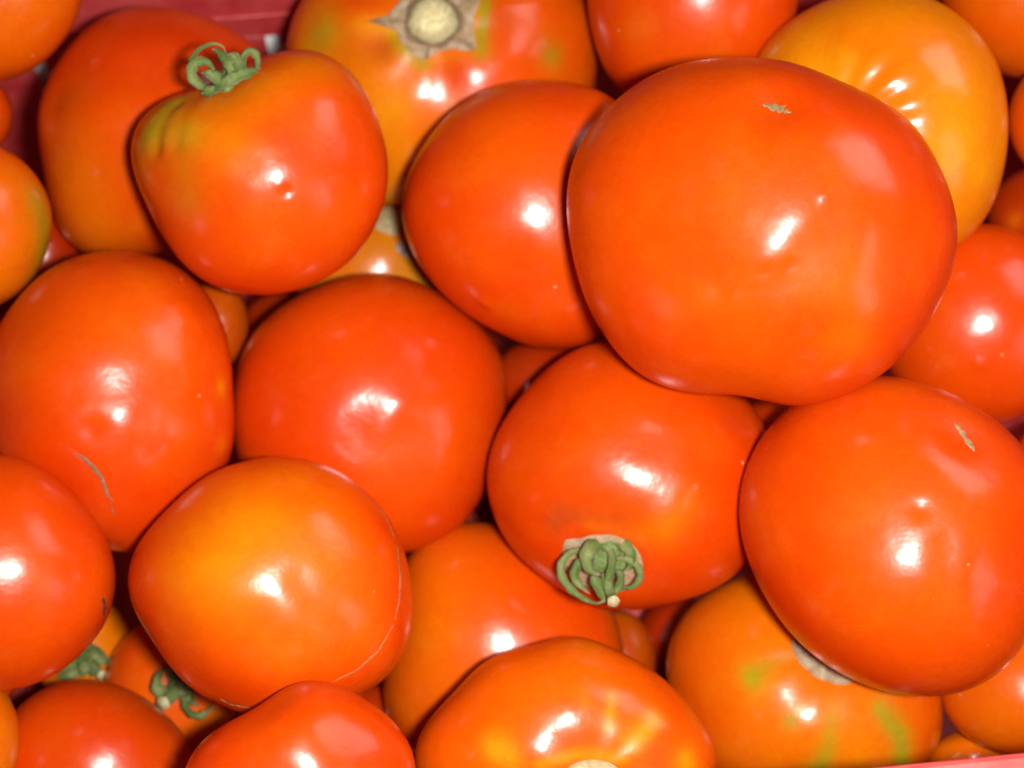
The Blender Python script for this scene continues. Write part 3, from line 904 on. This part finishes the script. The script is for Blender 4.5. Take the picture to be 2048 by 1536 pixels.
def tuft(key, at, disc, leaves, stem, stem_r):
    cal = calyx(key, at, (-0.03, -0.1, 0.1), [], disc, None)
    rq = np.random.default_rng(len(key) * 31 + int(at[0]))
    for pts, wd in leaves:
        P_ = path_on(key, pts)
        m_ = len(P_)
        ph = rq.uniform(0, 6.28, 3)
        ww, uu, tt = [], [], []
        for q in range(m_):
            u = q / (m_ - 1)
            ww.append(wd * max(0.10, (0.62 + 0.45 * math.sin(math.pi * u ** 0.7)) * (1 - 0.85 * max(0, u - 0.62) / 0.38)) * (1 + 0.10 * math.sin(q * 1.1 + ph[0])))
            uu.append(CZ + 0.75 * math.sin(u * 4 + ph[1]) * CX + 0.5 * math.cos(u * 3 + ph[2]) * CY)
            g = mixt((0.065, 0.118, 0.010), (0.125, 0.170, 0.032), 0.5 + 0.5 * math.sin(u * 6 + ph[2]))
            tt.append(mixt(g, (0.30, 0.20, 0.11), (u - 0.86) / 0.14))
        ribbon('sepal', P_, [w * 0.88 for w in ww], uu, SEPAL, cal, 0.0005, 0.40, tint=tt)
    P_ = path_on(key, stem)
    n_ = len(P_)
    rr = [stem_r * (1.15 - 0.35 * q / n_) for q in range(n_ - 3)] + [stem_r * 0.85, stem_r * 1.05, stem_r * 1.1]
    tube('stem', P_, rr, STEM, cal, 16, 0.07, CUT)

tuft('C', (1210, 1118), 0.0070,
     [([(1185, 1100, 3), (1150, 1103, 5), (1128, 1120, 6), (1122, 1146, 6), (1136, 1172, 5.5), (1162, 1194, 5), (1192, 1206, 4.5), (1212, 1200, 4)], .0014),
      ([(1180, 1115, 5), (1158, 1128, 6), (1150, 1150, 6), (1160, 1172, 5), (1180, 1188, 4)], .0017),
      ([(1225, 1118, 6), (1250, 1118, 7), (1272, 1130, 7), (1280, 1152, 6), (1267, 1172, 5.5), (1246, 1174, 5), (1232, 1163, 4)], .0012),
      ([(1208, 1090, 4.5), (1220, 1108, 7), (1221, 1132, 8), (1214, 1158, 7), (1210, 1180, 5)], .0018),
      ([(1215, 1082, 3), (1243, 1088, 6), (1262, 1106, 7), (1262, 1130, 6.5), (1246, 1146, 5.5)], .0020),
      ([(1200, 1088, 4.5), (1180, 1098, 7), (1170, 1118, 8), (1178, 1140, 7.5), (1200, 1150, 6)], .0028),
      ([(1186, 1150, 5), (1196, 1175, 5.5), (1208, 1196, 5), (1200, 1206, 4)], .0019),
      ([(1235, 1140, 5), (1240, 1158, 6), (1232, 1180, 5.5), (1224, 1192, 4.5)], .0017)],
     [(1212, 1150, 3.5), (1216, 1172, 5.5), (1222, 1192, 7.5), (1227, 1203, 11.0)], .0017)
tuft('H', (452, 166), 0.0050,
     [([(415, 172, 1), (396, 160, 3), (384, 140, 4), (384, 118, 4), (400, 98, 3), (424, 88, 2), (444, 92, 2), (452, 104, 2)], .0009),
      ([(425, 178, 2), (398, 170, 4), (383, 150, 5), (388, 128, 5.5), (408, 122, 5), (424, 134, 4), (430, 150, 3)], .0017),
      ([(455, 172, 4), (436, 160, 6), (416, 148, 6.5), (402, 146, 5)], .0021),
      ([(470, 160, 4), (464, 140, 6), (452, 118, 5), (436, 102, 3.5), (424, 98, 2.5)], .0020),
      ([(482, 158, 3), (478, 132, 5.5), (468, 112, 5), (456, 108, 4)], .0018),
      ([(470, 162, 2), (486, 140, 4), (488, 114, 4.5), (502, 104, 4), (514, 116, 3.5), (513, 136, 3), (500, 144, 2.5)], .0015),
      ([(430, 176, 5), (455, 164, 6.5), (480, 152, 5.5), (508, 142, 3.5), (522, 136, 2)], .0022),
      ([(440, 178, 5), (420, 184, 4.5), (402, 187, 3)], .0022)],
     [(458, 160, 1), (455, 140, 0.5), (450, 122, 0), (448, 110, 1)], .0013)
tuft('Z', (362, 1374), 0.0040,
     [([(350, 1380, 2), (328, 1388, 4), (316, 1368, 5), (322, 1345, 4.5), (336, 1328, 3)], .0026),
      ([(345, 1376, 2), (350, 1358, 4), (342, 1342, 4), (330, 1340, 3)], .0025),
      ([(355, 1360, 3), (375, 1362, 5.5), (392, 1374, 5), (404, 1388, 3)], .0035),
      ([(365, 1380, 3), (372, 1398, 5), (366, 1412, 4)], .0025),
      ([(378, 1384, 3), (372, 1406, 5), (382, 1424, 5.5), (402, 1430, 5), (420, 1420, 4), (431, 1404, 3)], .0018),
      ([(384, 1390, 2), (388, 1404, 3.5), (398, 1412, 3.5)], .0012),
      ([(350, 1372, 3), (368, 1378, 5), (386, 1392, 4)], .0030)],
     [(355, 1380, 2), (344, 1392, 4), (332, 1402, 6), (326, 1407, 8)], .0021)
tuft('Q2', (172, 1322), 0.0042,
     [([(160, 1310, 2), (172, 1292, 5), (194, 1296, 6), (212, 1314, 5), (236, 1332, 2)], .0016),
      ([(165, 1318, 3), (186, 1310, 5.5), (206, 1322, 5), (218, 1330, 3)], .0018),
      ([(170, 1320, 3), (150, 1322, 5.5), (132, 1340, 4.5), (116, 1352, 2)], .0022),
      ([(165, 1330, 3), (148, 1346, 5), (130, 1352, 4), (112, 1356, 2)], .0018),
      ([(180, 1325, 3), (190, 1342, 5.5), (184, 1354, 4)], .0020),
      ([(165, 1322, 4), (168, 1340, 6), (158, 1352, 4.5)], .0022),
      ([(172, 1312, 3), (150, 1300, 5), (138, 1312, 4), (128, 1330, 3)], .0018)],
     [(178, 1322, 2), (190, 1334, 4), (200, 1346, 6), (204, 1350, 7.5)], .0015)

# ------------------------------------------------------------------ crate
xl = min((T[k]['C'] @ dx) - T[k]['rm'] * T[k]['d'] for k in KEYS) - 0.004
xr = max((T[k]['C'] @ dx) + T[k]['rm'] * T[k]['d'] for k in KEYS) + 0.004
near_lim = min((T[k]['C'] @ dy) - T[k]['rm'] * T[k]['d'] * 0.9 for k in KEYS)
bottom = min(T[k]['C'][2] - T[k]['rm'] * T[k]['d'] for k in KEYS) - 0.004

crate = bpy.data.objects.new('crate', None)
col.objects.link(crate)
c0 = dx * (xl + xr) / 2 + dy * (near + far) / 2 + np.array([0, 0, bottom - 0.004])
crate.location = c0
crate['_world'] = list(c0)
crate['label'] = 'dark red plastic crate with slotted sides holding all the tomatoes'
crate['category'] = 'crate'

def boxes(name, lst, mat, parent, bev=0.0008, a=dx, b_=dy):
    V, Fc = [], []
    for (x0, x1, y0, y1, z0, z1) in lst:
        bb = min(bev, (x1 - x0) * .4, (y1 - y0) * .4, (z1 - z0) * .4)
        base = len(V)
        # chamfered box: 24 vertices
        cs = []
        for sx in (0, 1):
            for sy in (0, 1):
                for sz in (0, 1):
                    X, Y, Z = (x0, x1)[sx], (y0, y1)[sy], (z0, z1)[sz]
                    ix, iy, iz = (bb if sx == 0 else -bb), (bb if sy == 0 else -bb), (bb if sz == 0 else -bb)
                    cs.append([(X, Y + iy, Z + iz), (X + ix, Y, Z + iz), (X + ix, Y + iy, Z)])
        for c in cs:
            for p in c:
                V.append(a * p[0] + b_ * p[1] + np.array([0, 0, p[2]]))
        def vi(sx, sy, sz, k):
            return base + (sx * 4 + sy * 2 + sz) * 3 + k
        f = []
        for s in (0, 1):
            f.append([vi(s, 0, 0, 0), vi(s, 0, 1, 0), vi(s, 1, 1, 0), vi(s, 1, 0, 0)])
            f.append([vi(0, s, 0, 1), vi(0, s, 1, 1), vi(1, s, 1, 1), vi(1, s, 0, 1)])
            f.append([vi(0, 0, s, 2), vi(0, 1, s, 2), vi(1, 1, s, 2), vi(1, 0, s, 2)])
        for s in (0, 1):
            for q in (0, 1):
                f.append([vi(s, q, 0, 0), vi(s, q, 1, 0), vi(s, q, 1, 1), vi(s, q, 0, 1)])
                f.append([vi(s, 0, q, 0), vi(s, 1, q, 0), vi(s, 1, q, 2), vi(s, 0, q, 2)])
                f.append([vi(0, s, q, 1), vi(1, s, q, 1), vi(1, s, q, 2), vi(0, s, q, 2)])
        for sx in (0, 1):
            for sy in (0, 1):
                for sz in (0, 1):
                    f.append([vi(sx, sy, sz, 0), vi(sx, sy, sz, 1), vi(sx, sy, sz, 2)])
        Fc += f
    o = mesh_obj(name, V, Fc, mat, parent, smooth=False, origin=tuple(V[0]))
    import bmesh
    bm = bmesh.new()
    bm.from_mesh(o.data)
    bmesh.ops.recalc_face_normals(bm, faces=bm.faces)
    bm.to_mesh(o.data)
    bm.free()
    return o

TH = 0.0018
def on_far(px, py):
    r = ray(px, py)
    return CAM + r * ((far - CAM @ dy) / (r @ dy))
sA, sB = on_far(541, 62), on_far(541, 112)
sC, sD = on_far(72, 118), on_far(75, 188)
ztop = (sA[2] + sC[2]) / 2
zlow = ztop - 0.024
sw = 0.0029
sx1, sx2 = float(sA @ dx), float(sC @ dx)
pitch = (sx1 - sx2)
zb = bottom - 0.003
slots = [sx2 + pitch * i for i in range(-2, 5) if xl + .01 < sx2 + pitch * i < xr - .01]
def slotted(name, y0, y1):
    b = [(xl, xr, y0, y1, ztop, RIM_Z - 0.001)]
    x = xl
    for s in slots:
        b.append((x, s - sw, y0, y1, zlow, ztop)); x = s + sw
    b.append((x, xr, y0, y1, zlow, ztop))
    b.append((xl, xr, y0, y1, zb, zlow))
    return boxes(name, b, PLASTIC, crate, bev=0.0003)
slotted('wall_panel', far, far + TH)
nw = min(near, near_lim + 0.02)
slotted('wall_panel', near - TH, near)
boxes('wall_panel', [(xl - TH, xl - 0.0002, near - TH, far + TH, zb, RIM_Z - 0.001)], PLASTIC, crate)
boxes('wall_panel', [(xr + 0.0002, xr + TH, near - TH, far + TH, zb, RIM_Z - 0.001)], PLASTIC, crate)
boxes('floor_panel', [(xl, xr, near + .0003, far - .0003, zb + 0.0005, zb + 0.003)], PLASTIC, crate)
# the thick lip all round
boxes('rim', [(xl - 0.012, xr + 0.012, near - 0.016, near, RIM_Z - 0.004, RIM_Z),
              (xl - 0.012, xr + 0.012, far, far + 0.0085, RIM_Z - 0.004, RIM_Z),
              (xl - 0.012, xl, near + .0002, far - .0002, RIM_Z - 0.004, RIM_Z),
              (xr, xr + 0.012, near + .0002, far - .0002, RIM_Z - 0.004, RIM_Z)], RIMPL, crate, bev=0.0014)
# low horizontal ribs inside the far wall
boxes('rib', [(xl + .002, xr - .002, far - 0.0012, far - 0.0001, ztop + 0.012, ztop + 0.0138)], PLASTIC, crate, bev=0.0004)

# a white sheet leaning behind the crate, and the table it all stands on
sv, sf = [], []
nu, nv2 = 60, 14
for side in (0, 1):
    for i in range(nu + 1):
        for j in range(nv2 + 1):
            x = -0.42 + 0.84 * i / nu
            q = j / nv2 * 0.09
            y = far + TH + 0.0018 + 0.45 * q + side * 0.0012 + 0.0010 * math.sin(x * 60 + q * 25)
            sv.append(dx * x + dy * y + np.array([0, 0, zlow - 0.004 + 0.90 * q]))
off = (nu + 1) * (nv2 + 1)
for i in range(nu):
    for j in range(nv2):
        a0 = i * (nv2 + 1) + j
        sf.append((a0, a0 + nv2 + 1, a0 + nv2 + 2, a0 + 1))
        sf.append((off + a0, off + a0 + 1, off + a0 + nv2 + 2, off + a0 + nv2 + 1))
for i in range(nu):
    a0, a1 = i * (nv2 + 1), (i + 1) * (nv2 + 1)
    sf.append((a0, off + a0, off + a1, a1))
    sf.append((a0 + nv2, a1 + nv2, off + a1 + nv2, off + a0 + nv2))
sh = mesh_obj('plastic_sheet', sv, sf, PAINT, None, origin=tuple(sv[nv2]))
sh['label'] = 'white sheet behind the crate, glimpsed only through its wall slots'
sh['category'] = 'sheet'
ty = far + 0.3
tb = boxes('table_top', [(-1.2, 1.2, -1.2, ty + 0.05, zb - 0.035, zb - 0.0008)], TABLE, None, bev=0.002)
tb['kind'] = 'structure'

for o in list(bpy.data.objects):
    if '_world' in o:
        del o['_world']
